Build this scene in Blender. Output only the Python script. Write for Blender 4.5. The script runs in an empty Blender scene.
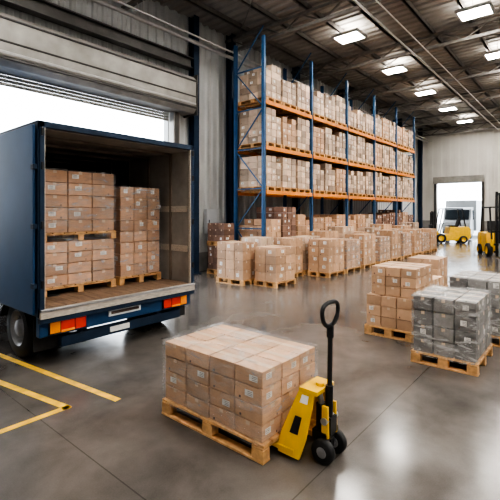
import bpy, math, random
from mathutils import Vector, Matrix
R = random.Random(7)
scene = bpy.context.scene

# ------------------------------------------------------------------ materials
def mat(name, col, rough=.6, metal=0.0, var=.12, ns=6.0, bump=0.0, bs=60.0, island=0.0, coat=0.0, rvar=0.0, stretch=None, spec=.5):
    m = bpy.data.materials.new(name); m.use_nodes = True
    nt = m.node_tree; N = nt.nodes; L = nt.links
    p = N['Principled BSDF']
    p.inputs['Roughness'].default_value = rough
    p.inputs['Metallic'].default_value = metal
    p.inputs['Coat Weight'].default_value = coat
    p.inputs['Specular IOR Level'].default_value = spec
    tc = N.new('ShaderNodeTexCoord')
    src = tc.outputs['Object']
    if stretch:
        mp = N.new('ShaderNodeMapping'); mp.inputs['Scale'].default_value = stretch
        L.new(src, mp.inputs['Vector']); src = mp.outputs['Vector']
    nz = N.new('ShaderNodeTexNoise'); nz.inputs['Scale'].default_value = ns; nz.inputs['Detail'].default_value = 6
    L.new(src, nz.inputs['Vector'])
    mr = N.new('ShaderNodeMapRange')
    mr.inputs['From Min'].default_value = .3; mr.inputs['From Max'].default_value = .7
    mr.inputs['To Min'].default_value = 1-var; mr.inputs['To Max'].default_value = 1+var
    L.new(nz.outputs['Fac'], mr.inputs['Value'])
    fac = mr.outputs['Result']
    if island > 0:
        g = N.new('ShaderNodeNewGeometry')
        m2 = N.new('ShaderNodeMapRange'); m2.inputs['To Min'].default_value = 1-island; m2.inputs['To Max'].default_value = 1+island*.6
        L.new(g.outputs['Random Per Island'], m2.inputs['Value'])
        mu = N.new('ShaderNodeMath'); mu.operation = 'MULTIPLY'
        L.new(fac, mu.inputs[0]); L.new(m2.outputs['Result'], mu.inputs[1]); fac = mu.outputs[0]
    vm = N.new('ShaderNodeVectorMath'); vm.operation = 'SCALE'
    vm.inputs[0].default_value = col
    L.new(fac, vm.inputs['Scale']); L.new(vm.outputs['Vector'], p.inputs['Base Color'])
    if rvar > 0:
        m3 = N.new('ShaderNodeMapRange'); m3.inputs['To Min'].default_value = max(.02, rough-rvar); m3.inputs['To Max'].default_value = rough+rvar
        L.new(nz.outputs['Fac'], m3.inputs['Value']); L.new(m3.outputs['Result'], p.inputs['Roughness'])
    if bump > 0:
        n2 = N.new('ShaderNodeTexNoise'); n2.inputs['Scale'].default_value = bs; n2.inputs['Detail'].default_value = 4
        L.new(src, n2.inputs['Vector'])
        b = N.new('ShaderNodeBump'); b.inputs['Strength'].default_value = bump; b.inputs['Distance'].default_value = .01
        L.new(n2.outputs['Fac'], b.inputs['Height']); L.new(b.outputs['Normal'], p.inputs['Normal'])
    return m

def emis(name, col, s):
    m = bpy.data.materials.new(name); m.use_nodes = True
    nt = m.node_tree
    p = nt.nodes['Principled BSDF']
    p.inputs['Base Color'].default_value = (*col, 1)
    p.inputs['Emission Color'].default_value = (*col, 1); p.inputs['Emission Strength'].default_value = s
    return m

def film(name, lo, hi, scale, tint=(.9, .92, .95)):
    m = bpy.data.materials.new(name); m.use_nodes = True
    nt = m.node_tree; N = nt.nodes; L = nt.links
    for n in list(N): N.remove(n)
    out = N.new('ShaderNodeOutputMaterial')
    tr = N.new('ShaderNodeBsdfTransparent'); tr.inputs['Color'].default_value = (.97, .97, .97, 1)
    pr = N.new('ShaderNodeBsdfPrincipled'); pr.inputs['Base Color'].default_value = (*tint, 1)
    pr.inputs['Roughness'].default_value = .2
    mx = N.new('ShaderNodeMixShader')
    tc = N.new('ShaderNodeTexCoord'); mp = N.new('ShaderNodeMapping'); mp.inputs['Scale'].default_value = scale
    mp.inputs['Rotation'].default_value = (.25, .2, .1)
    nz = N.new('ShaderNodeTexNoise'); nz.inputs['Scale'].default_value = 3; nz.inputs['Detail'].default_value = 8; nz.inputs['Roughness'].default_value = .65
    nz.inputs['Distortion'].default_value = .8
    L.new(tc.outputs['Object'], mp.inputs['Vector']); L.new(mp.outputs['Vector'], nz.inputs['Vector'])
    mr = N.new('ShaderNodeMapRange'); mr.inputs['From Min'].default_value = .45; mr.inputs['From Max'].default_value = .72
    mr.inputs['To Min'].default_value = lo; mr.inputs['To Max'].default_value = hi
    L.new(nz.outputs['Fac'], mr.inputs['Value']); L.new(mr.outputs['Result'], mx.inputs['Fac'])
    b = N.new('ShaderNodeBump'); b.inputs['Strength'].default_value = .9; b.inputs['Distance'].default_value = .02
    L.new(nz.outputs['Fac'], b.inputs['Height']); L.new(b.outputs['Normal'], pr.inputs['Normal'])
    L.new(tr.outputs[0], mx.inputs[1]); L.new(pr.outputs[0], mx.inputs[2]); L.new(mx.outputs[0], out.inputs['Surface'])
    return m

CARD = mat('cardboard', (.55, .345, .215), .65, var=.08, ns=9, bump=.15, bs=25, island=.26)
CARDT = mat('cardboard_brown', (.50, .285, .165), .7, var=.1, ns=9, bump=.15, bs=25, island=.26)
CARDP = mat('cardboard_pale', (.56, .415, .305), .6, var=.15, ns=5, island=.5)
CARDG = mat('cardboard_grey', (.20, .19, .183), .5, var=.25, ns=9, bump=.4, bs=18, island=.5)
CARDD = mat('cardboard_dark', (.24, .14, .10), .7, var=.15, ns=9, island=.35)
LABEL = mat('paper_label', (.82, .80, .76), .6, var=.03)
INK = mat('print_ink', (.1, .07, .06), .7)
TAPE = mat('packing_tape', (.62, .46, .32), .3, var=.04)
WOOD = mat('pallet_wood', (.56, .32, .14), .75, var=.25, ns=5, bump=.3, bs=30, island=.25, stretch=(3, 3, 3))
WRAP = film('stretch_film', .03, .42, (1.2, 1.2, 5))
WRAPG = film('stretch_film_heavy', .05, .55, (1.5, 1.5, 5), (.9, .89, .87))
BLUE = mat('truck_blue', (.018, .062, .15), .42, var=.1, ns=2, spec=.3)
NAVY = mat('navy_steel', (.014, .030, .06), .5, var=.2, ns=4, spec=.3)
RBLUE = mat('rack_blue', (.03, .095, .21), .45, var=.15)
ORANGE = mat('rack_orange', (.70, .24, .03), .5, var=.15)
YEL = mat('jack_yellow', (.85, .50, .012), .35, var=.1, ns=8, coat=.4)
BLACK = mat('black_rubber', (.012, .012, .013), .65, var=.3, ns=20, bump=.2)
BLKM = mat('black_metal', (.02, .02, .022), .35, metal=.3, var=.3)
STEEL = mat('steel', (.45, .45, .46), .35, metal=.9, var=.15, ns=10)
ALU = mat('aluminium_sill', (.55, .50, .44), .45, metal=.3, var=.25, ns=12, stretch=(1, 6, 6))
HUB = mat('wheel_hub', (.30, .30, .31), .45, metal=.6, var=.25, ns=10)
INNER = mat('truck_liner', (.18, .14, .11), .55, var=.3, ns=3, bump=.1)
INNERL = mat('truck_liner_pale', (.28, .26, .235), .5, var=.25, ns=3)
PLY = mat('truck_plywood_floor', (.20, .13, .085), .6, var=.3, ns=6, stretch=(4, 1, 1))
RED = mat('red_lens', (.75, .035, .012), .15, var=.05, coat=.8)
AMB = mat('amber_lens', (.95, .30, .02), .15, var=.05, coat=.8)
WHT = mat('white_paint', (.62, .64, .66), .35, var=.06)
VANW = mat('van_paint', (.22, .23, .24), .35, var=.06)
GLASS = mat('dark_glass', (.02, .025, .03), .06, var=.1)
CLAD = mat('wall_cladding', (.48, .485, .48), .5, var=.12, ns=.8, bump=.05)
CLADF = mat('far_wall_cladding', (.58, .555, .51), .5, var=.1, ns=.6)
PLINTH = mat('plinth_concrete', (.24, .23, .22), .75, var=.2, ns=3)
SHUT = mat('shutter_steel', (.29, .275, .25), .45, metal=.2, var=.22, ns=2.5)
SHUTD = mat('shutter_dark', (.07, .065, .06), .5, metal=.3, var=.2, ns=3)
ROOF = mat('roof_deck', (.30, .28, .255), .6, var=.2, ns=1)
TRUSS = mat('truss_steel', (.20, .185, .17), .5, var=.2, metal=.2)
PIPE = mat('pipe_steel', (.5, .48, .46), .4, metal=.3, var=.1)
GREYB = mat('grey_cabinet', (.45, .46, .47), .45, var=.05)
LAMP = emis('lamp_diffuser', (1.0, .96, .90), 76)
UPFILL = emis('added_roof_fill', (1.0, .95, .88), 26)  # added glow on the unseen panel tops, brightens the roof
FRAME = mat('lamp_frame', (.5, .5, .5), .4, var=.05)
LINE = mat('floor_line_yellow', (.80, .47, .03), .45, var=.3, ns=7, rvar=.1)
ASPH = mat('yard_asphalt', (.30, .30, .30), .85, var=.15, ns=3)

def floor_mat():
    m = bpy.data.materials.new('polished_concrete'); m.use_nodes = True
    nt = m.node_tree; N = nt.nodes; L = nt.links; p = N['Principled BSDF']
    tc = N.new('ShaderNodeTexCoord')
    def noise(s, d, r=.6, dist=0):
        n = N.new('ShaderNodeTexNoise'); n.inputs['Scale'].default_value = s; n.inputs['Detail'].default_value = d
        n.inputs['Roughness'].default_value = r; n.inputs['Distortion'].default_value = dist
        L.new(tc.outputs['Object'], n.inputs['Vector']); return n.outputs['Fac']
    a = noise(.45, 6, .6, .4); b = noise(1.6, 7, .6, .3); c = noise(90, 3)
    def mth(op, x, y):
        n = N.new('ShaderNodeMath'); n.operation = op
        for i, v in enumerate((x, y)):
            if isinstance(v, (int, float)): n.inputs[i].default_value = v
            elif v is not None: L.new(v, n.inputs[i])
        return n.outputs[0]
    s = mth('ADD', mth('MULTIPLY', a, .5), mth('MULTIPLY', b, .4)); s = mth('ADD', s, mth('MULTIPLY', c, .10))
    cr = N.new('ShaderNodeValToRGB'); e = cr.color_ramp.elements
    e[0].position = .34; e[0].color = (.062, .055, .050, 1)
    e[1].position = .66; e[1].color = (.185, .165, .149, 1)
    L.new(s, cr.inputs['Fac'])
    sx = N.new('ShaderNodeSeparateXYZ'); L.new(tc.outputs['Object'], sx.inputs[0])
    def joint(o, per, off):
        f = mth('FRACT', mth('DIVIDE', mth('ADD', o, off), per), None)
        return mth('LESS_THAN', mth('ABSOLUTE', mth('SUBTRACT', f, .5), None), .005/per)
    j = mth('MAXIMUM', joint(sx.outputs['X'], 5.0, 100.9), joint(sx.outputs['Y'], 5.0, 101.0))
    mx = N.new('ShaderNodeMix'); mx.data_type = 'RGBA'
    L.new(mth('MULTIPLY', j, .5), mx.inputs[0]); L.new(cr.outputs['Color'], mx.inputs[6]); mx.inputs[7].default_value = (.03, .025, .02, 1)
    L.new(mx.outputs[2], p.inputs['Base Color'])
    mr = N.new('ShaderNodeMapRange'); mr.inputs['From Min'].default_value = .3; mr.inputs['From Max'].default_value = .7
    mr.inputs['To Min'].default_value = .11; mr.inputs['To Max'].default_value = .24
    L.new(b, mr.inputs['Value']); L.new(mr.outputs['Result'], p.inputs['Roughness'])
    p.inputs['Specular IOR Level'].default_value = .65
    return m
FLOOR = floor_mat()

# ------------------------------------------------------------------ mesh builder
class MB:
    def __init__(s): s.v = []; s.f = []; s.m = []; s.sm = []; s.mats = []
    def mi(s, m):
        if m not in s.mats: s.mats.append(m)
        return s.mats.index(m)
    def add(s, vs, fs, m, smooth=False):
        o = len(s.v); s.v += [tuple(v) for v in vs]; i = s.mi(m)
        for f in fs: s.f.append(tuple(o+k for k in f)); s.m.append(i); s.sm.append(smooth)
    def hexa(s, p, m):
        s.add(p, [(0, 3, 2, 1), (4, 5, 6, 7), (0, 1, 5, 4), (1, 2, 6, 5), (2, 3, 7, 6), (3, 0, 4, 7)], m)
    def box(s, x0, x1, y0, y1, z0, z1, m, rot=0):
        p = [(x0, y0, z0), (x1, y0, z0), (x1, y1, z0), (x0, y1, z0), (x0, y0, z1), (x1, y0, z1), (x1, y1, z1), (x0, y1, z1)]
        if rot:
            cx, cy = (x0+x1)/2, (y0+y1)/2; c, d = math.cos(rot), math.sin(rot)
            p = [(cx+(x-cx)*c-(y-cy)*d, cy+(x-cx)*d+(y-cy)*c, z) for x, y, z in p]
        s.hexa(p, m)
    def bar(s, p0, p1, w, m, h=None):
        h = h or w
        p0 = Vector(p0); p1 = Vector(p1); t = (p1-p0).normalized()
        u = t.cross(Vector((0, 0, 1)))
        if u.length < .01: u = Vector((1, 0, 0))
        u.normalize(); v = u.cross(t)
        q = []
        for p in (p0, p1):
            for a, b in ((-1, -1), (1, -1), (1, 1), (-1, 1)): q.append(p+u*a*w/2+v*b*h/2)
        s.hexa(q, m)
    def cyl(s, p0, p1, r, m, n=20, r2=None, smooth=True):
        r2 = r if r2 is None else r2
        p0 = Vector(p0); p1 = Vector(p1); t = (p1-p0).normalized()
        u = t.orthogonal().normalized(); v = t.cross(u)
        a = [p0+(u*math.cos(2*math.pi*i/n)+v*math.sin(2*math.pi*i/n))*r for i in range(n)]
        b = [p1+(u*math.cos(2*math.pi*i/n)+v*math.sin(2*math.pi*i/n))*r2 for i in range(n)]
        s.add(a+b, [(i, (i+1) % n, n+(i+1) % n, n+i) for i in range(n)], m, smooth)
        s.add(a, [tuple(reversed(range(n)))], m); s.add(b, [tuple(range(n))], m)
    def sweep(s, pts, r, N_, m, n=10, closed=False):
        N_ = Vector(N_).normalized(); pts = [Vector(p) for p in pts]; k = len(pts); vs = []
        for i, p in enumerate(pts):
            if closed: t = pts[(i+1) % k]-pts[i-1]
            else: t = pts[min(i+1, k-1)]-pts[max(i-1, 0)]
            t.normalize(); u = t.cross(N_).normalized()
            vs += [p+(N_*math.cos(2*math.pi*j/n)+u*math.sin(2*math.pi*j/n))*r for j in range(n)]
        fs = []
        for i in range(k if closed else k-1):
            a = i*n; b = ((i+1) % k)*n
            fs += [(a+j, a+(j+1) % n, b+(j+1) % n, b+j) for j in range(n)]
        s.add(vs, fs, m, True)
        if not closed:
            s.add(vs[:n], [tuple(range(n))], m); s.add(vs[-n:], [tuple(range(n))], m)
    def lathe(s, prof, c, axis, m, n=32):
        c = Vector(c); ax = Vector(axis).normalized(); u = ax.orthogonal().normalized(); v = ax.cross(u)
        vs = []
        for h, r in prof: vs += [c+ax*h+(u*math.cos(2*math.pi*j/n)+v*math.sin(2*math.pi*j/n))*r for j in range(n)]
        fs = []
        for i in range(len(prof)-1): fs += [(i*n+j, i*n+(j+1) % n, (i+1)*n+(j+1) % n, (i+1)*n+j) for j in range(n)]
        s.add(vs, fs, m, True)
    def prism(s, prof, axis, c0, c1, m):
        n = len(prof); f = (lambda c, p: (c, p[0], p[1])) if axis == 'x' else (lambda c, p: (p[0], c, p[1]))
        vs = [f(c0, p) for p in prof]+[f(c1, p) for p in prof]
        s.add(vs, [tuple(range(n)), tuple(reversed(range(n, 2*n)))]+[(i, (i+1) % n, n+(i+1) % n, n+i) for i in range(n)], m)
    def done(s, name, origin=(0, 0, 0), parent=None, bevel=0, seg=2, rotz=0, local=False):
        me = bpy.data.meshes.new(name)
        o = Vector(origin)
        vs = s.v if local else [tuple(Vector(v)-o) for v in s.v]
        me.from_pydata(vs, [], s.f); me.update()
        for m in s.mats: me.materials.append(m)
        me.polygons.foreach_set('material_index', s.m); me.polygons.foreach_set('use_smooth', s.sm)
        import bmesh
        bm = bmesh.new(); bm.from_mesh(me); bmesh.ops.recalc_face_normals(bm, faces=bm.faces); bm.to_mesh(me); bm.free()
        ob = bpy.data.objects.new(name, me); scene.collection.objects.link(ob)
        if parent is not None:
            ob.parent = parent
            if not local: ob.location = o-parent.location
        else: ob.location = o
        if bevel:
            b = ob.modifiers.new('bevel', 'BEVEL'); b.width = bevel; b.segments = seg; b.limit_method = 'ANGLE'; b.angle_limit = .6
        return ob

def empty(name, loc, rotz=0):
    e = bpy.data.objects.new(name, None); e.location = loc; e.rotation_euler = (0, 0, rotz); e.empty_display_size = .3
    scene.collection.objects.link(e); return e

# ------------------------------------------------------------------ room shell
X0, X1, Y0, Y1, ZC = -4.0, 30.6, -9.0, 9.6, 8.0
b = MB(); b.box(X0-.2, X1+.2, Y0-.2, Y1+.2, -.2, 0, FLOOR); b.done('floor')

def corr(mb, s0, s1, t0, t1, f, per, dep, m):
    n = max(1, int(round((s1-s0)/per))); per = (s1-s0)/n; pr = []
    for i in range(n):
        s = s0+i*per
        pr += [(s, 0), (s+per*.35, 0), (s+per*.5, dep), (s+per*.85, dep)]
    pr.append((s1, 0))
    vs = [f(s, o, t0) for s, o in pr]+[f(s, o, t1) for s, o in pr]; k = len(pr)
    mb.add(vs, [(i, i+1, k+i+1, k+i) for i in range(k-1)], m)

DX0, DX1, DZ = 1.2, 7.64, 4.94
b = MB()
for (x0, x1, z0, z1) in ((X0-.2, DX0, 0, ZC), (DX0, DX1, DZ, ZC), (DX1, X1+.2, 0, ZC)):
    b.box(x0, x1, Y1, Y1+.2, z0, z1, CLAD)
    corr(b, max(x0, X0), min(x1, X1), max(z0, .6) if z0 == 0 else z0, z1, lambda s, o, t: (s, Y1-.005-o, t), .28, .035, CLAD)
for x0, x1 in ((X0, DX0), (DX1, X1)): b.box(x0, x1, Y1-.05, Y1, 0, .6, PLINTH)
b.done('wall_left')
FY0, FY1, FZ = 5.48, 8.3, 3.9
b = MB()
for (y0, y1, z0, z1) in ((Y0-.2, FY0, 0, ZC), (FY0, FY1, FZ, ZC), (FY1, Y1+.2, 0, ZC)):
    b.box(X1, X1+.2, y0, y1, z0, z1, CLADF)
    corr(b, max(y0, Y0), min(y1, Y1), z0, z1, lambda s, o, t: (X1-.005-o, s, t), .6, .03, CLADF)
b.box(X1-.06, X1, FY1+.1, Y1, 0, 1.3, PLINTH); b.box(X1-.06, X1, Y0, FY0-.1, 0, 1.3, PLINTH)
b.done('wall_far')
b = MB(); b.box(X0-.2, X1+.2, Y0-.2, Y0, 0, ZC, CLAD); corr(b, X0, X1, 0, ZC, lambda s, o, t: (s, Y0+.005+o, t), .28, .035, CLAD); b.done('wall_right')
b = MB(); b.box(X0-.2, X0, Y0, Y1, 0, ZC, CLAD); corr(b, Y0, Y1, 0, ZC, lambda s, o, t: (X0+.005+o, s, t), .28, .035, CLAD); b.done('wall_back')
b = MB(); b.box(X0-.2, X1+.2, Y0-.2, Y1+.2, ZC, ZC+.15, ROOF)
corr(b, X0, X1, Y0, Y1, lambda s, o, t: (s, t, ZC-.005-o), .33, .05, ROOF)
b.done('ceiling')

b = MB()
b.box(X1-.14, X1-.065, FY0-.16, FY0, 0, FZ+.25, SHUTD); b.box(X1-.14, X1-.065, FY1, FY1+.16, 0, FZ+.25, SHUTD)
b.box(X1-.35, X1-.065, FY0-.16, FY1+.16, FZ, FZ+.45, SHUT)
b.done('door_frame')
# dock shutter
b = MB()
b.prism([(9.52, 4.84), (9.05, 4.84), (8.95, 4.94), (8.95, 5.82), (9.05, 5.92), (9.52, 5.92)], 'x', -1.0, 8.2, SHUT)
for x in (-1.0, 8.2): b.box(x-.02, x+.02, 8.9, 9.54, 4.78, 5.98, SHUTD)
b.box(-1.0, 8.2, 8.93, 8.96, 5.30, 5.34, SHUTD)
b.box(-1.0, 8.2, 8.92, 8.97, 4.96, 5.02, SHUTD); b.box(-1.0, 8.2, 8.92, 8.97, 5.76, 5.8, SHUTD)
b.cyl((-.9, 8.88, 5.08), (8.1, 8.88, 5.08), .025, PIPE, 10)
for i in range(4): b.box(1.2, 7.6, 9.50, 9.54, 4.58+i*.08, 4.65+i*.08, SHUT)
b.box(7.62, 7.85, 9.3, 9.54, 0, 4.84, SHUT); b.box(7.66, 7.80, 9.28, 9.31, 0, 4.84, SHUTD)
b.box(1.0, 1.2, 9.3, 9.54, 0, 4.84, SHUT)
b.done('roller_shutter', (3.6, 9.2, 4.8), bevel=.008, seg=1)

def column(x, y, w=.2):
    b = MB()
    b.box(x-w/2, x+w/2, y-.13, y-.11, 0, 7.9, NAVY); b.box(x-w/2, x+w/2, y+.11, y+.13, 0, 7.9, NAVY)
    b.box(x-.012, x+.012, y-.11, y+.11, 0, 7.9, NAVY); b.box(x-w*.8, x+w*.8, y-.18, y+.18, 0, .03, NAVY)
    b.done('steel_column', (x, y, 0))
for x in (8.42, 10.1, 14.1, 18.1, 22.1, 26.1, 30.2): column(x, 9.32)
b = MB(); b.box(-3.9, 8.3, 9.2, 9.45, 6.25, 6.28, SHUTD); b.box(-3.9, 8.3, 9.2, 9.45, 6.55, 6.58, SHUTD); b.box(-3.9, 8.3, 9.31, 9.34, 6.28, 6.55, SHUTD)
b.done('lintel_beam', (2, 9.3, 6.25))

# roof structure
b = MB()
for k in range(9):
    x = -1.9+4*k
    for zz in (7.33, 7.72): b.box(x-.06, x+.06, Y0, Y1-.05, zz-.045, zz+.045, TRUSS)
    y = Y0+.1; i = 0
    while y < Y1-.8:
        b.bar((x, y, 7.33 if i % 2 else 7.72), (x, y+.7, 7.72 if i % 2 else 7.33), .04, TRUSS); y += .7; i += 1
y = Y0+.3
while y < Y1:
    b.box(X0, X1-.05, y-.03, y+.03, 7.77, 7.92, TRUSS); b.box(X0, X1-.05, y-.03, y+.06, 7.77, 7.785, TRUSS); y += 1.15
for k in range(8):
    x = -1.9+4*k
    if k % 2 == 0:
        for yy in (-6, -1, 4): b.bar((x, yy, 7.74), (x+4, yy+5, 7.74), .03, TRUSS); b.bar((x, yy+5, 7.74), (x+4, yy, 7.74), .03, TRUSS)
b.done('roof_truss', (13, 0, 7.5))
b = MB()
for yy, zz, r in ((8.9, 6.9, .06), (8.65, 6.95, .03), (4.5, 7.2, .03), (4.1, 7.22, .018), (.8, 7.2, .045), (-2.5, 7.2, .045)):
    b.cyl((X0+.1, yy, zz), (X1-.15, yy, zz), r, PIPE, 12)
    for k in range(9): b.cyl((-1.9+4*k, yy, zz), (-1.9+4*k, yy, 7.29), .012, PIPE, 6)
b.done('sprinkler_pipe', (13, 0, 7.0))
def panel(x, y):
    b = MB(); z = 7.6; w, h = .34, .42
    b.box(x-w, x+w, y-h, y+h, z, z+.02, LAMP); b.box(x-w+.05, x+w-.05, y-h+.05, y+h-.05, z+.07, z+.08, UPFILL)
    for a in (-1, 1):
        b.box(x+a*w-.03, x+a*w+.03, y-h-.03, y+h+.03, z-.02, z+.07, FRAME)
        b.box(x-w, x+w, y+a*h-.03, y+a*h+.03, z-.02, z+.07, FRAME)
    b.box(x-w, x+w, y-h, y+h, z+.03, z+.07, FRAME)
    for a in (-1, 1):
        b.cyl((x+a*.3, y, z+.07), (x+a*.3, y, ZC-.06), .008, FRAME, 6)
    b.done('ceiling_light_panel', (x, y, z))
for yy, off in ((6.0, .1), (2.5, .9), (-.9, 0), (-4.3, 0), (-7.5, 0)):
    for k in range(8):
        if .1+off+4*k < X1-.6: panel(.1+off+4*k, yy)

# floor lines
def line(p, q, w=.075, z=.0015):
    p = Vector((*p, 0)); q = Vector((*q, 0)); t = (q-p).normalized(); n = Vector((-t.y, t.x, 0))*w/2
    b = MB(); b.add([p-n+Vector((0, 0, z)), q-n+Vector((0, 0, z)), q+n+Vector((0, 0, z)), p+n+Vector((0, 0, z))], [(0, 1, 2, 3)], LINE)
    return b
fl = MB()
for p, q in (((1.90, 6.6), (2.27, 3.64)), ((1.56, 5.6), (1.87, 3.86)), ((1.895, 3.89), (.3, 3.91))):
    t = line(p, q); fl.add(t.v, t.f, LINE)
fl.done('floor_marking')

# ------------------------------------------------------------------ pallets / loads
def pallet(b, x0, x1, y0, y1, z=0, h=.142, m=None):
    m = m or WOOD; k = h/.142; bw = .09
    cy = (y0+y1)/2; cx = (x0+x1)/2
    for x in (x0+bw/2, cx, x1-bw/2):
        b.box(x-bw/2, x+bw/2, y0, y1, z, z+.02*k, m)
        for y in (y0+.06, cy, y1-.06): b.box(x-bw/2+.002, x+bw/2-.002, y-.058, y+.058, z+.02*k, z+.1*k, m)
    for y in (y0+.06, cy, y1-.06): b.box(x0, x1, y-.055, y+.055, z+.1*k, z+.12*k, m)
    n = 7; w = (x1-x0)/n
    for i in range(n): b.box(x0+i*w+.008, x0+(i+1)*w-.008, y0, y1, z+.12*k, z+h, m)

def carton(b, x0, x1, y0, y1, z0, z1, m, lab=.5, jit=.004, rot=.006, tape=True):
    r = R.uniform(-rot, rot); jx = R.uniform(-jit, jit); jy = R.uniform(-jit, jit)
    x0 += jx; x1 += jx; y0 += jy; y1 += jy
    b.box(x0, x1, y0, y1, z0, z1, m, r)
    w = x1-x0; d = y1-y0; h = z1-z0; e = .004
    def qx(ya, yb, za, zb, mm, ee=e, side=-1):
        X = x0-ee if side < 0 else x1+ee
        b.add([(X, ya, za), (X, yb, za), (X, yb, zb), (X, ya, zb)], [(0, 1, 2, 3)], mm)
    def qy(xa, xb, za, zb, mm, ee=e, side=-1):
        Y = y0-ee if side < 0 else y1+ee
        b.add([(xa, Y, za), (xb, Y, za), (xb, Y, zb), (xa, Y, zb)], [(0, 1, 2, 3)], mm)
    if tape:
        cx = (x0+x1)/2
        b.add([(cx-.025, y0, z1+.002), (cx+.025, y0, z1+.002), (cx+.025, y1, z1+.002), (cx-.025, y1, z1+.002)], [(0, 1, 2, 3)], TAPE)
        qy(cx-.025, cx+.025, z1-.25*h, z1, TAPE, .003)
        if R.random() < .5: 
            cy = (y0+y1)/2; qx(cy-.02, cy+.02, z1-.25*h, z1, TAPE, .003)
    for side in (-1, 1):
        if R.random() < lab:
            yy = R.uniform(y0+.15*d, y0+.5*d); zz = R.uniform(z0+.25*h, z0+.5*h)
            qx(yy, yy+.3*d, zz, zz+.38*h, LABEL, side=side)
            for i in range(3): qx(yy+.03*d, yy+.2*d, zz+(.07+.1*i)*h, zz+(.10+.1*i)*h, INK, e+.001, side)
        if R.random() < lab:
            xx = R.uniform(x0+.12*w, x0+.55*w); zz = R.uniform(z0+.25*h, z0+.5*h)
            qy(xx, xx+.28*w, zz, zz+.36*h, LABEL, side=side)
            for i in range(3): qy(xx+.03*w, xx+.2*w, zz+(.07+.1*i)*h, zz+(.10+.1*i)*h, INK, e+.001, side)
        if R.random() < .35:
            xx = x0+.7*w; qy(xx, xx+.06*w, z0+.12*h, z0+.26*h, INK, side=side); 
        if R.random() < .35:
            yy = y0+.75*d; qx(yy, yy+.07*d, z0+.12*h, z0+.26*h, INK, side=side)

def grid(b, x0, x1, y0, y1, z0, z1, nx, ny, nz, m, g=.004, **k):
    w = (x1-x0)/nx; d = (y1-y0)/ny; h = (z1-z0)/nz
    for c in range(nz):
        for i in range(nx):
            for j in range(ny):
                if 0 < i < nx-1 and 0 < j < ny-1 and c < nz-1: continue
                carton(b, x0+i*w+g, x0+(i+1)*w-g, y0+j*d+g, y0+(j+1)*d-g, z0+c*h+.0015, z0+(c+1)*h-g+.001, m, **k)

def wrapshell(name, x0, x1, y0, y1, z0, z1, m, parent, top=True, e=.012):
    x0 -= e; x1 += e; y0 -= e; y1 += e; z1 += e
    nx, nz = 18, 12; b = MB(); rr = random.Random(3)
    def face(o, u, v):
        vs = []; nrm = Vector(u).cross(Vector(v)).normalized()
        for j in range(nz+1):
            for i in range(nx+1):
                p = Vector(o)+Vector(u)*(i/nx)+Vector(v)*(j/nz)
                if 0 < i < nx and 0 < j < nz: p += nrm*rr.uniform(-.004, .004)
                vs.append(p)
        b.add(vs, [(j*(nx+1)+i, j*(nx+1)+i+1, (j+1)*(nx+1)+i+1, (j+1)*(nx+1)+i) for j in range(nz) for i in range(nx)], m, True)
    H = z1-z0
    face((x0, y1, z0), (0, y0-y1, 0), (0, 0, H)); face((x0, y0, z0), (x1-x0, 0, 0), (0, 0, H))
    face((x1, y0, z0), (0, y1-y0, 0), (0, 0, H)); face((x1, y1, z0), (x0-x1, 0, 0), (0, 0, H))
    if top: face((x0, y0, z1), (x1-x0, 0, 0), (0, y1-y0, 0))
    b.done(name, ((x0+x1)/2, (y0+y1)/2, z0), parent)

def load(name, x0, x1, y0, y1, tiers, m, z=0, wrap=None, inset=.02, bevel=.005, ph=.142, **k):
    c = ((x0+x1)/2, (y0+y1)/2, z); e = empty(name, c)
    zz = z; n = 0; pb = MB(); bb = MB(); zb = None
    for t in tiers:
        h, nx, ny, nz, pu = t[:5]; ox0, ox1, oy0, oy1 = t[5] if len(t) > 5 else (0, 0, 0, 0)
        if pu: pallet(pb, x0+ox0, x1+ox1, y0+oy0, y1+oy1, zz, ph); zz += ph+.001
        if zb is None: zb = zz
        grid(bb, x0+inset+ox0, x1-inset+ox1, y0+inset+oy0, y1-inset+oy1, zz, zz+h, nx, ny, nz, m, **k); zz += h+.001
    pb.done('wooden_pallet', c, e, bevel=.003, seg=1)
    bb.done('cardboard_boxes', c, e, bevel=bevel, seg=2)
    if wrap: wrapshell('stretch_wrap', x0+inset, x1-inset, y0+inset, y1-inset, zb-.04, zz, wrap, e)
    return e

P = 'pallet_of_cardboard_boxes'
# main foreground load
load(P, 2.38, 3.20, 1.87, 3.085, [(.545, 3, 4, 4, True)], CARD, wrap=WRAP, lab=.4, g=.006)
# right-hand loads
load('pallet_of_wrapped_boxes', 5.25, 6.2, .98, 1.74, [(.70, 3, 3, 4, True)], CARDG, wrap=WRAPG, lab=.5, g=.008)
load('pallet_of_wrapped_boxes', 6.6, 7.55, .85, 1.65, [(.78, 3, 3, 4, True)], CARDG, wrap=WRAPG, lab=.5, g=.008)
load(P, 6.0, 6.86, 1.95, 2.70, [(.48, 3, 3, 3, True), (.44, 3, 3, 3, False, (.05, .05, -.04, -.06))], CARD, lab=.4, g=.006)
load(P, 9.7, 10.6, 2.6, 3.32, [(.68, 3, 2, 3, True)], CARD, lab=.4)
load(P, 8.4, 9.2, 2.35, 3.0, [(.40, 3, 2, 2, True)], CARD, lab=.4)
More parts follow.
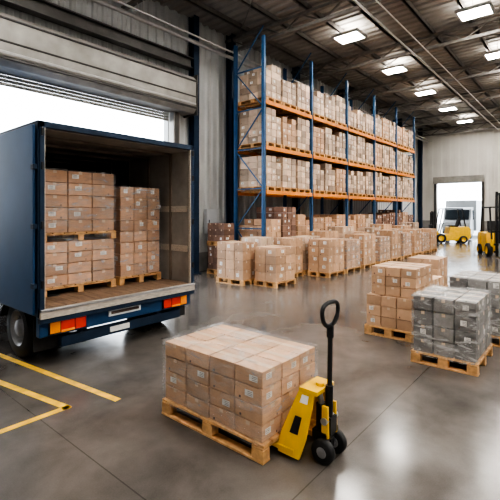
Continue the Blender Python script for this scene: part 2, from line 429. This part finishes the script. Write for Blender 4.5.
# mid-ground row
load(P, 7.8, 8.45, 6.78, 7.75, [(.50, 2, 3, 2, True), (.46, 2, 3, 2, False)], CARD, lab=.5, bevel=0, g=.008)
load(P, 8.1, 9.0, 5.95, 6.68, [(.86, 2, 2, 4, True)], CARD, lab=.5, bevel=0, g=.008)
load(P, 9.55, 10.25, 6.5, 7.15, [(1.0, 2, 2, 4, True)], CARD, lab=.5, bevel=0, g=.008)
load(P, 8.62, 9.25, 6.85, 7.6, [(1.05, 2, 2, 4, True)], CARDP, lab=.5, bevel=0, g=.008)
xx = 10.35
hs = [.95, .88, 1.0, .85, 1.05, .9, 1.0, .8, .95]
for i, h in enumerate(hs):
    load(P, xx, xx+1.02, 5.72, 6.45, [(h, 3, 2, 4, True)], CARD, lab=.5, bevel=0, wrap=WRAP if i % 2 else None, g=.008)
    xx += 1.12+.12*(i % 3)
xx = 10.4
for i in range(9):
    load(P, xx, xx+.95, 6.55, 7.2, [(1.0+.12*(i % 3), 3, 2, 5, True)], CARD if i % 2 else CARDP, lab=.4, bevel=0, g=.008); xx += 1.22
# dark bundles by wall
load(P, 8.75, 9.25, 8.35, 9.1, [(.72, 1, 3, 4, True), (.55, 1, 3, 3, True)], CARDD, lab=.3, bevel=0)

# ------------------------------------------------------------------ rack
XA, XB, YR0, YR1 = 9.38, 22.7, 7.3, 8.5
nb = 5; bw = (XB-XA)/nb; LV = (2.55, 3.87, 5.22)
rk = empty('pallet_rack', ((XA+XB)/2, (YR0+YR1)/2, 0))
b = MB()
for i in range(nb+1):
    x = XA+i*bw
    for y in (YR0, YR1):
        s = 1 if y == YR0 else -1
        b.box(x-.05, x+.05, min(y, y+.012*s), max(y, y+.012*s), 0, 7.1, RBLUE)
        b.box(x-.05, x-.04, min(y, y+.09*s), max(y, y+.09*s), 0, 7.1, RBLUE); b.box(x+.04, x+.05, min(y, y+.09*s), max(y, y+.09*s), 0, 7.1, RBLUE)
        b.box(x-.08, x+.08, y-.07, y+.07, 0, .015, RBLUE)
    z = .2; k = 0
    while z < 6.4:
        b.bar((x, YR0+.05, z), (x, YR1-.05, z), .035, RBLUE)
        b.bar((x, YR0+.05, z), (x, YR1-.05, z+1.2), .03, RBLUE) if k % 2 == 0 else b.bar((x, YR1-.05, z), (x, YR0+.05, z+1.2), .03, RBLUE)
        z += 1.2; k += 1
b.done('uprights', rk.location, rk)
b = MB()
for z in LV:
    for i in range(nb):
        x = XA+i*bw
        for y in (YR0-.02, YR1-.03): b.box(x+.05, x+bw-.05, y, y+.05, z-.12, z, ORANGE)
        for k in range(6): b.box(x+.25+k*.42, x+.33+k*.42, YR0+.03, YR1-.03, z-.05, z-.001, WOOD)
b.done('beams', rk.location, rk, bevel=.004, seg=1)
b = MB()
for li, z in enumerate((0.0,)+LV):
    for i in range(nb):
        for j in range(3):
            if R.random() < .04: continue
            x0 = XA+i*bw+.1+j*.84; x1 = x0+.79
            pallet(b, x0, x1, YR0+.0, YR1-.05, z+.001, .125)
            z0 = z+.127
            h = {0: R.uniform(1.55, 1.95), 1: R.uniform(.86, 1.04), 2: R.uniform(.86, 1.06), 3: R.uniform(.78, 1.02)}[li]
            m = CARDP if (R.random() < .75 and li > 0) else (CARD if li else R.choice((CARDP, CARDD, CARD)))
            nz = max(3, int(round(h/.19)))
            nx = 3
            w = (x1-x0-.04)/nx
            for c in range(nx):
                hh = h/nz*(nz-(1 if R.random() < .25 else 0))
                grid(b, x0+.02+c*w, x0+.02+(c+1)*w, YR0+.03, YR1-.08, z0, z0+hh, 1, 3, nz if hh > h-.01 else nz-1, m, lab=.35, tape=False, g=.011, jit=.008)
b.done('shelved_cardboard_boxes', rk.location)

# ------------------------------------------------------------------ pallet jack
pj = empty('pallet_jack', (2.79, 1.6, 0)); CX = 2.79; YS = .04; YP = 1.5+YS
b = MB()
for s in (-1, 1):
    xc = CX+s*.165
    b.prism([(1.72, .055), (2.98, .055), (3.02, .07), (3.02, .085), (2.98, .093), (1.72, .093)], 'x', xc-.07, xc+.07, YEL)
    prof = [(1.67, .035), (1.865, .035), (1.865, .13), (1.84, .22), (1.79, .36), (1.73, .53), (1.60, .53), (1.605, .40), (1.63, .18)]
    def xof(z, off): return CX+s*(.235-(z-.035)*.22+off)
    A = [(xof(z, .0), y, z) for y, z in prof]; B_ = [(xof(z, -.022), y, z) for y, z in prof]; n = len(prof)
    b.add(A+B_, [tuple(range(n)), tuple(reversed(range(n, 2*n)))]+[(i, (i+1) % n, n+(i+1) % n, n+i) for i in range(n)], YEL)
    pr = [(1.70, .20), (1.775, .20), (1.74, .33), (1.68, .33)]
    b.add([(xof(z, .003), y, z) for y, z in pr], [tuple(range(4))], BLKM)
    pr = [(1.645, .43), (1.715, .43), (1.70, .49), (1.64, .49)]
    b.add([(xof(z, .003), y, z) for y, z in pr], [tuple(range(4))], LABEL)
    b.hexa([(xc-.06, 1.72, .04), (xc+.06, 1.72, .04), (xc+.06, 1.86, .04), (xc-.06, 1.86, .04), (xc-.04, 1.76, .13), (xc+.04, 1.76, .13), (xc+.04, 1.82, .13), (xc-.04, 1.82, .13)], YEL)
b.hexa([(CX-.18, 1.83, .08), (CX+.18, 1.83, .08), (CX+.18, 1.85, .08), (CX-.18, 1.85, .08), (CX-.10, 1.69, .52), (CX+.10, 1.69, .52), (CX+.10, 1.71, .52), (CX-.10, 1.71, .52)], YEL)
b.box(CX-.135, CX+.135, 1.57, 1.73, .505, .54, YEL)
b.cyl((CX, 1.62, .54), (CX, 1.62, .565), .035, YEL)
b.done('fork_frame', pj.location, pj, bevel=.005)
b = MB()
b.cyl((CX, YP+.06, .16), (CX, YP+.06, .40), .05, BLKM); b.cyl((CX, YP+.07, .40), (CX, YP+.09, .505), .024, STEEL)
b.cyl((CX+.07, YP+.04, .18), (CX+.07, YP+.04, .34), .032, BLKM)
b.box(CX-.075, CX+.11, YP-.02, YP+.11, .15, .22, BLKM); b.box(CX-.05, CX+.05, YP-.04, YP+.02, .2, .33, BLKM)
for s in (-1, 1): b.hexa([(CX+s*.05, YP-.03, .18), (CX+s*.075, YP-.03, .18), (CX+s*.075, YP+.03, .18), (CX+s*.05, YP+.03, .18), (CX+s*.05, YP-.025, .42), (CX+s*.075, YP-.025, .42), (CX+s*.075, YP+.025, .42), (CX+s*.05, YP+.025, .42)], YEL)
b.cyl((CX-.09, YP, .31), (CX+.09, YP, .31), .028, STEEL)
b.cyl((CX-.12, YP, .092), (CX+.12, YP, .092), .018, STEEL, 12)
b.box(CX-.03, CX+.03, YP-.03, YP+.05, .09, .16, BLKM)
b.done('pump', pj.location, pj, bevel=.004)
b = MB()
b.cyl((CX, YP, .30), (CX+.015, YP, 1.0), .019, BLACK, 16)
b.cyl((CX-.006, YP, .33), (CX+.002, YP, .56), .03, BLKM, 16)
b.cyl((CX+.014, YP, .93), (CX+.016, YP, 1.02), .028, BLACK, 16)
pts = []
hx = CX+.016
for k in range(36):
    t = 2*math.pi*k/36-math.pi/2
    cx_, sz_ = math.cos(t), math.sin(t)
    ww = .10+.045*(sz_*.5+.5)
    pts.append((hx+ww*abs(cx_)**.75*(1 if cx_ > 0 else -1), YP, 1.11+.09*abs(sz_)**.85*(1 if sz_ > 0 else -1)))
b.sweep(pts, .0165, (0, 1, 0), BLACK, 12, True)
b.bar((hx, YP-.015, 1.02), (hx+.055, YP-.03, 1.11), .014, BLACK)
b.done('handle', pj.location, pj)
b = MB()
for s in (-1, 1):
    c = (CX+s*.095, YP, .092)
    b.lathe([(-.030, .03), (-.030, .080), (-.022, .092), (.022, .092), (.030, .080), (.030, .03)], c, (1, 0, 0), BLACK, 36)
    b.lathe([(-.034, .0), (-.034, .03), (-.026, .052), (.026, .052), (.034, .03), (.034, .0)], c, (1, 0, 0), HUB, 28)
    for yy in (2.75, 2.83): b.cyl((CX+s*.165-.035, yy, .0385), (CX+s*.165+.035, yy, .0385), .037, BLACK, 20)
b.done('wheels', pj.location, pj)

# ------------------------------------------------------------------ box truck
TX0, TX1, TY0, TY1 = 2.04, 4.44, 4.92, 11.0
TZ0, TZ1 = .74, 2.95
tk = empty('box_truck', ((TX0+TX1)/2, 8.0, 0))
b = MB()
b.box(TX0, TX0+.02, TY0+.02, TY1, TZ0-.06, TZ1, BLUE); b.box(TX1-.02, TX1, TY0+.02, TY1, TZ0-.06, TZ1, BLUE)
b.box(TX0, TX1, TY0+.02, TY1, TZ1, TZ1+.02, BLUE); b.box(TX0, TX1, TY1-.04, TY1, TZ0, TZ1, BLUE)
b.box(TX0-.012, TX0, TY0+.02, TY1, TZ1-.07, TZ1+.03, NAVY); b.box(TX0-.012, TX0, TY0+.02, TY1, TZ0-.08, TZ0+.03, NAVY)
b.box(TX0-.015, TX0, TY0+.02, TY0+.09, TZ0-.06, TZ1+.02, NAVY)
for k in range(5): b.box(TX0-.006, TX0, TY0+1.1+k*1.1, TY0+1.12+k*1.1, TZ0, TZ1, NAVY)
b.done('cargo_body', tk.location, tk)
b = MB()
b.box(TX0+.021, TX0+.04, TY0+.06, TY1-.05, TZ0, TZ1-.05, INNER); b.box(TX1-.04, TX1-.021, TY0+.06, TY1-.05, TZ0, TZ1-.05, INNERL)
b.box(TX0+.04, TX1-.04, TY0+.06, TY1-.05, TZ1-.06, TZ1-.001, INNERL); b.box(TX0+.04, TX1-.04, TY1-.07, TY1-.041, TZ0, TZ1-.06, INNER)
for k in range(9):
    y = TY0+.5+k*.62
    b.box(TX0+.04, TX0+.06, y, y+.05, TZ0, TZ1-.06, INNER); b.box(TX1-.06, TX1-.04, y, y+.05, TZ0, TZ1-.06, INNER)
    b.box(TX0+.04, TX1-.04, y, y+.05, TZ1-.1, TZ1-.06, INNER)
for z in (1.25, 1.9): b.box(TX1-.055, TX1-.04, TY0+.1, TY1-.1, z, z+.1, ALU); b.box(TX0+.04, TX0+.055, TY0+.1, TY1-.1, z, z+.1, ALU)
b.done('liner', tk.location, tk)
b = MB()
n = 16
for i in range(n): b.box(TX0+.04+i*(TX1-TX0-.08)/n+.002, TX0+.04+(i+1)*(TX1-TX0-.08)/n-.002, TY0+.05, TY1-.05, TZ0-.03, TZ0+.01, PLY)
b.done('cargo_floor', tk.location, tk)
b = MB()
b.box(TX0, TX0+.055, TY0, TY0+.06, TZ0-.1, TZ1+.02, NAVY); b.box(TX1-.055, TX1, TY0, TY0+.06, TZ0-.1, TZ1+.02, NAVY)
b.box(TX0, TX1, TY0, TY0+.06, TZ1-.05, TZ1+.025, NAVY)
b.box(TX1-.07, TX1-.055, TY0, TY0+.05, TZ0, TZ1-.05, ALU); b.box(TX0+.055, TX0+.065, TY0, TY0+.05, TZ0, TZ1-.05, ALU)
b.box(TX0, TX1, TY0-.03, TY0+.06, TZ0-.10, TZ0+.005, ALU); b.box(TX0, TX1, TY0-.04, TY0+.02, TZ0-.02, TZ0+.01, STEEL)
b.box(TX0, TX1, TY0-.02, TY0+.06, TZ0-.16, TZ0-.10, NAVY)
for z in (1.0, 1.7, 2.4, 2.8):
    for x in (TX0+.01, TX1-.04): b.box(x, x+.03, TY0-.02, TY0, z, z+.09, BLKM)
b.box(TX1+.02, TX1+.05, TY0+.05, TY0+1.2, TZ0-.05, TZ1, BLUE)
b.box(TX0-.055, TX0-.025, TY0+.06, TY0+1.22, TZ0-.05, TZ1-.02, BLUE)
for z in (1.0, 1.7, 2.4): b.box(TX0-.065, TX0-.02, TY0+.02, TY0+.1, z, z+.06, NAVY)
b.done('rear_frame', tk.location, tk, bevel=.004, seg=1)
b = MB()
b.box(TX0+.02, TX1-.02, TY0+.06, TY0+.16, .40, .64, BLUE)
b.box(TX0+.30, TX1-.2, TY0+.10, TY0+.2, .22, .35, NAVY)
for x in (TX0+.6, TX1-.6): b.box(x-.05, x+.05, TY0+.12, TY0+.22, .3, .6, NAVY)
b.box(TX0+.06, TX1-.06, TY0+.16, TY0+.30, .50, .58, BLKM)
b.done('rear_bumper', tk.location, tk, bevel=.01)
b = MB()
for x0, s in ((TX0+.12, 1), (TX1-.12, -1)):
    xs = lambda u: x0+s*u
    def bx(u0, u1, z0, z1, m, y0=TY0+.02, y1=TY0+.06):
        b.box(min(xs(u0), xs(u1)), max(xs(u0), xs(u1)), y0, y1, z0, z1, m)
    bx(0, .47, .42, .61, BLKM, TY0+.03, TY0+.06)
    bx(.01, .13, .435, .595, AMB); bx(.14, .31, .435, .595, RED); bx(.32, .46, .435, .595, RED)
    bx(.14, .31, .43, .46, AMB, TY0+.015, TY0+.02)
b.box(2.95, 3.45, TY0+.03, TY0+.058, .49, .58, WHT); b.box(2.98, 3.42, TY0+.025, TY0+.03, .515, .555, INK)
b.box(3.0, 3.3, TY0+.08, TY0+.10, .26, .33, LABEL)
b.done('tail_lights', tk.location, tk, bevel=.006)
def truckwheel(b, x, y, r, w, sgn):
    c = (x, y, r)
    b.lathe([(-w/2, r*.6), (-w/2, r*.9), (-w/2+.03, r), (w/2-.03, r), (w/2, r*.9), (w/2, r*.6)], c, (1, 0, 0), BLACK, 40)
    o = sgn*w/2
    b.lathe([(o*1.0, r*.62), (o*.9, r*.56), (o*.4, r*.52), (o*.3, r*.3), (o*.9, r*.26), (o*1.0, r*.2), (o*1.0, .0)], c, (1, 0, 0), HUB, 36)
    for k in range(8):
        t = k*math.pi/4; p = Vector(c)+Vector((0, math.cos(t), math.sin(t)))*r*.4
        b.cyl(p+Vector((o*.2, 0, 0)), p+Vector((o*.5, 0, 0)), .018, STEEL, 8)
b = MB()
for y in (5.72, 12.2):
    truckwheel(b, TX0+.17, y, .385, .25, -1); truckwheel(b, TX1-.17, y, .385, .25, 1)
    if y < 8: truckwheel(b, TX0+.46, y, .385, .25, -1); truckwheel(b, TX1-.46, y, .385, .25, 1)
    b.cyl((TX0+.2, y, .385), (TX1-.2, y, .385), .06, BLKM)
b.done('wheels', tk.location, tk)
b = MB()
for s in (TX0+.75, TX1-.85): b.box(s, s+.1, TY0+.15, 12.9, .45, .66, BLKM)
for y in (5.5, 7, 8.5, 10): b.box(TX0+.1, TX1-.1, y, y+.08, .6, .68, BLKM)
for x0, x1 in ((TX0, TX0+.34), (TX1-.34, TX1)):
    pts = [(5.72+math.cos(t)*.47, .385+math.sin(t)*.40) for t in [math.pi*k/12 for k in range(1, 12)]]
    n = len(pts)
    for i in range(n-1):
        (ya, za), (yb, zb) = pts[i], pts[i+1]; za = min(za, .665)+.0; zb = min(zb, .665)
        b.hexa([(x0, ya, za-.015), (x1, ya, za-.015), (x1, yb, zb-.015), (x0, yb, zb-.015), (x0, ya, za), (x1, ya, za), (x1, yb, zb), (x0, yb, zb)], BLACK)
    b.box(x0+.02, x1, TY0+.22, TY0+.235, .2, .6, BLACK)
b.box(TX0+.02, TX0+.05, 6.5, 10.8, .4, .62, NAVY)
b.done('chassis', tk.location, tk)
b = MB()
b.prism([(11.15, .5), (11.15, 2.5), (11.3, 2.62), (12.4, 2.6), (12.95, 1.65), (13.05, 1.2), (13.05, .45)], 'x', TX0+.1, TX1-.1, BLUE)
b.prism([(12.47, 2.5), (12.97, 1.65), (13.0, 1.66), (12.5, 2.52)], 'x', TX0+.2, TX1-.2, GLASS)
for x in (TX0+.09, TX1-.11): b.prism([(11.6, 1.55), (11.6, 2.3), (12.4, 2.3), (12.8, 1.55)], 'x', x, x+.02, GLASS)
b.done('cab', tk.location, tk, bevel=.03)

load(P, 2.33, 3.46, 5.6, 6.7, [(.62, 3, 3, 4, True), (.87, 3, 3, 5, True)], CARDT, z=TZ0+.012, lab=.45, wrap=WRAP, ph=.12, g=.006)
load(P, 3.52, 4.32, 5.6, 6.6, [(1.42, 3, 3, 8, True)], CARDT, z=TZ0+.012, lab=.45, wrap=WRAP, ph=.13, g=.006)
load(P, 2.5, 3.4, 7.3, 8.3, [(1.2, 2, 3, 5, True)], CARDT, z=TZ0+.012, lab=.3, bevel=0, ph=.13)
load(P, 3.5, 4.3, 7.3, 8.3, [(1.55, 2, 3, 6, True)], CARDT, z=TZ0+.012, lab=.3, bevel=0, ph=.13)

# ------------------------------------------------------------------ forklifts
def forklift(x, y, rz, mast=2.15):
    e = empty('forklift', (x, y, 0), rz)
    b = MB()
    b.prism([(-1.0, .25), (-1.0, .85), (-.75, .98), (-.1, .98), (-.02, .55), (.42, .5), (.62, .75), (.66, .75), (.66, .2), (.2, .14), (-.5, .14)], 'y', -.48, .48, YEL)
    b.prism([(-1.3, .4), (-1.28, .85), (-1.15, 1.0), (-.78, 1.0), (-.78, .2), (-1.15, .2)], 'y', -.5, .5, YEL)
    b.done('body', parent=e, bevel=.03, local=True)
    b = MB()
    for s in (-1, 1):
        b.bar((.55, s*.42, .7), (.28, s*.42, 2.1), .06, BLKM); b.bar((-1.0, s*.42, .95), (-.8, s*.42, 2.1), .06, BLKM)
        b.bar((-.85, s*.42, 2.1), (.35, s*.42, 2.1), .06, BLKM)
    for k in range(7): b.bar((-.8+k*.18, -.42, 2.11), (-.8+k*.18, .42, 2.11), .04, BLKM)
    b.box(-.65, -.2, -.24, .24, .98, 1.08, BLACK)
    b.hexa([(-.70, -.24, 1.05), (-.58, -.24, 1.05), (-.58, .24, 1.05), (-.70, .24, 1.05), (-.82, -.22, 1.5), (-.72, -.22, 1.5), (-.72, .22, 1.5), (-.82, .22, 1.5)], BLACK)
    b.cyl((.35, 0, .55), (.2, 0, 1.15), .03, BLACK)
    c = Vector((.19, 0, 1.17)); n = Vector((-.25, 0, 1)).normalized(); u = n.orthogonal().normalized(); v = n.cross(u)
    k = 20; ring = [c+(u*math.cos(2*math.pi*i/k)+v*math.sin(2*math.pi*i/k))*.17 for i in range(k)]
    b.sweep(ring, .014, n, BLACK, 8, True)
    b.done('overhead_guard', parent=e, local=True)
    b = MB()
    for s in (-1, 1):
        b.box(.70, .80, s*.30-.04, s*.30+.04, .06, mast, BLKM); b.box(.80, .88, s*.22-.03, s*.22+.03, .06, mast-.06, BLKM)
        b.box(.93, 1.95, s*.22-.05, s*.22+.05, .05, .085, STEEL); b.box(.90, .94, s*.22-.05, s*.22+.05, .05, .6, STEEL)
    for z in (.3, mast-.1, mast*.6): b.box(.70, .80, -.30, .30, z-.05, z+.05, BLKM)
    b.cyl((.75, 0, .1), (.75, 0, mast-.1), .03, STEEL)
    for z in (.25, .55): b.box(.88, .905, -.45, .45, z-.04, z+.04, BLKM)
    for k in range(7): b.box(.88, .90, -.42+k*.14-.01, -.42+k*.14+.01, .55, 1.1, BLKM)
    b.box(.88, .90, -.44, .44, 1.08, 1.12, BLKM)
    b.done('mast', parent=e, local=True)
    b = MB()
    for s in (-1, 1):
        for xx_, r in ((.42, .29), (-.85, .23)):
            c = (xx_, s*.5, r)
            b.lathe([(-.09, r*.55), (-.09, r*.9), (-.07, r), (.07, r), (.09, r*.9), (.09, r*.55)], c, (0, 1, 0), BLACK, 28)
            b.lathe([(s*.085, r*.6), (s*.03, r*.5), (s*.05, 0)], c, (0, 1, 0), YEL, 20)
    b.done('wheels', parent=e, local=True)
    return e
forklift(27.2, 6.85, math.radians(120), 1.95)
forklift(20.3, 3.0, math.radians(205), 2.75)

vn = empty('delivery_van', (33.2, 7.3, 0))
b = MB()
b.prism([(31.4, .35), (31.38, .95), (31.45, 1.15), (31.6, 1.35), (31.85, 2.1), (32.1, 2.25), (32.6, 2.25), (32.6, .35)], 'y', 6.35, 8.15, VANW)
b.prism([(32.65, .55), (32.65, 2.75), (37.3, 2.75), (37.3, .55)], 'y', 6.2, 8.25, VANW)
b.prism([(31.58, 1.38), (31.55, 1.36), (31.80, 2.06), (31.84, 2.06)], 'y', 6.47, 8.03, GLASS)
b.box(31.36, 31.39, 6.75, 7.75, .55, .85, BLKM); b.box(31.33, 31.42, 6.37, 8.13, .35, .5, BLKM)
for y in (6.4, 7.85): b.box(31.36, 31.44, y, y+.25, .66, .86, STEEL)
for y in (6.33, 8.15): b.prism([(31.75, 1.35), (32.0, 2.02), (32.5, 2.02), (32.5, 1.35)], 'y', y, y+.02, GLASS)
b.done('body', vn.location, vn, bevel=.03)
b = MB()
for x in (32.1, 36.2):
    for y in (6.5, 8.0):
        c = (x, y, .36); b.lathe([(-.1, .18), (-.1, .33), (-.07, .36), (.07, .36), (.1, .33), (.1, .18)], c, (0, 1, 0), BLACK, 28)
        b.lathe([(-.09, .2), (-.05, 0)], c, (0, 1, 0), HUB, 20); b.lathe([(.09, .2), (.05, 0)], c, (0, 1, 0), HUB, 20)
b.done('wheels', vn.location, vn)

b = MB(); b.box(9.05, 9.55, 9.38, 9.54, 1.2, 2.0, GREYB); b.box(9.07, 9.53, 9.365, 9.38, 1.22, 1.98, GREYB); b.cyl((9.3, 9.5, 2.0), (9.3, 9.5, 6.9), .02, PIPE, 8)
b.box(9.10, 9.13, 9.35, 9.37, 1.55, 1.65, BLKM)
b.done('electrical_cabinet', (9.3, 9.5, 1.2), bevel=.005)

b = MB(); b.box(-40, 70, Y1+.2, 60, -.25, -.02, ASPH); b.box(X1+.2, 90, -40, Y1+.2, -.25, -.02, ASPH); b.done('yard_ground')

# ------------------------------------------------------------------ world + camera
w = bpy.data.worlds.new('World'); scene.world = w; w.use_nodes = True
bg = w.node_tree.nodes['Background']; bg.inputs['Color'].default_value = (.88, .94, 1, 1); bg.inputs['Strength'].default_value = 8
cam = bpy.data.cameras.new('camera'); co = bpy.data.objects.new('camera', cam); scene.collection.objects.link(co)
co.location = (0, 0, 1.9); co.rotation_euler = (math.radians(90), 0, math.radians(-50))
cam.lens = 29.1; cam.sensor_width = 36; cam.shift_y = -.076; cam.clip_end = 300
scene.camera = co
try:
    scene.view_settings.look = 'AgX - High Contrast'
except Exception as ex: print(ex)
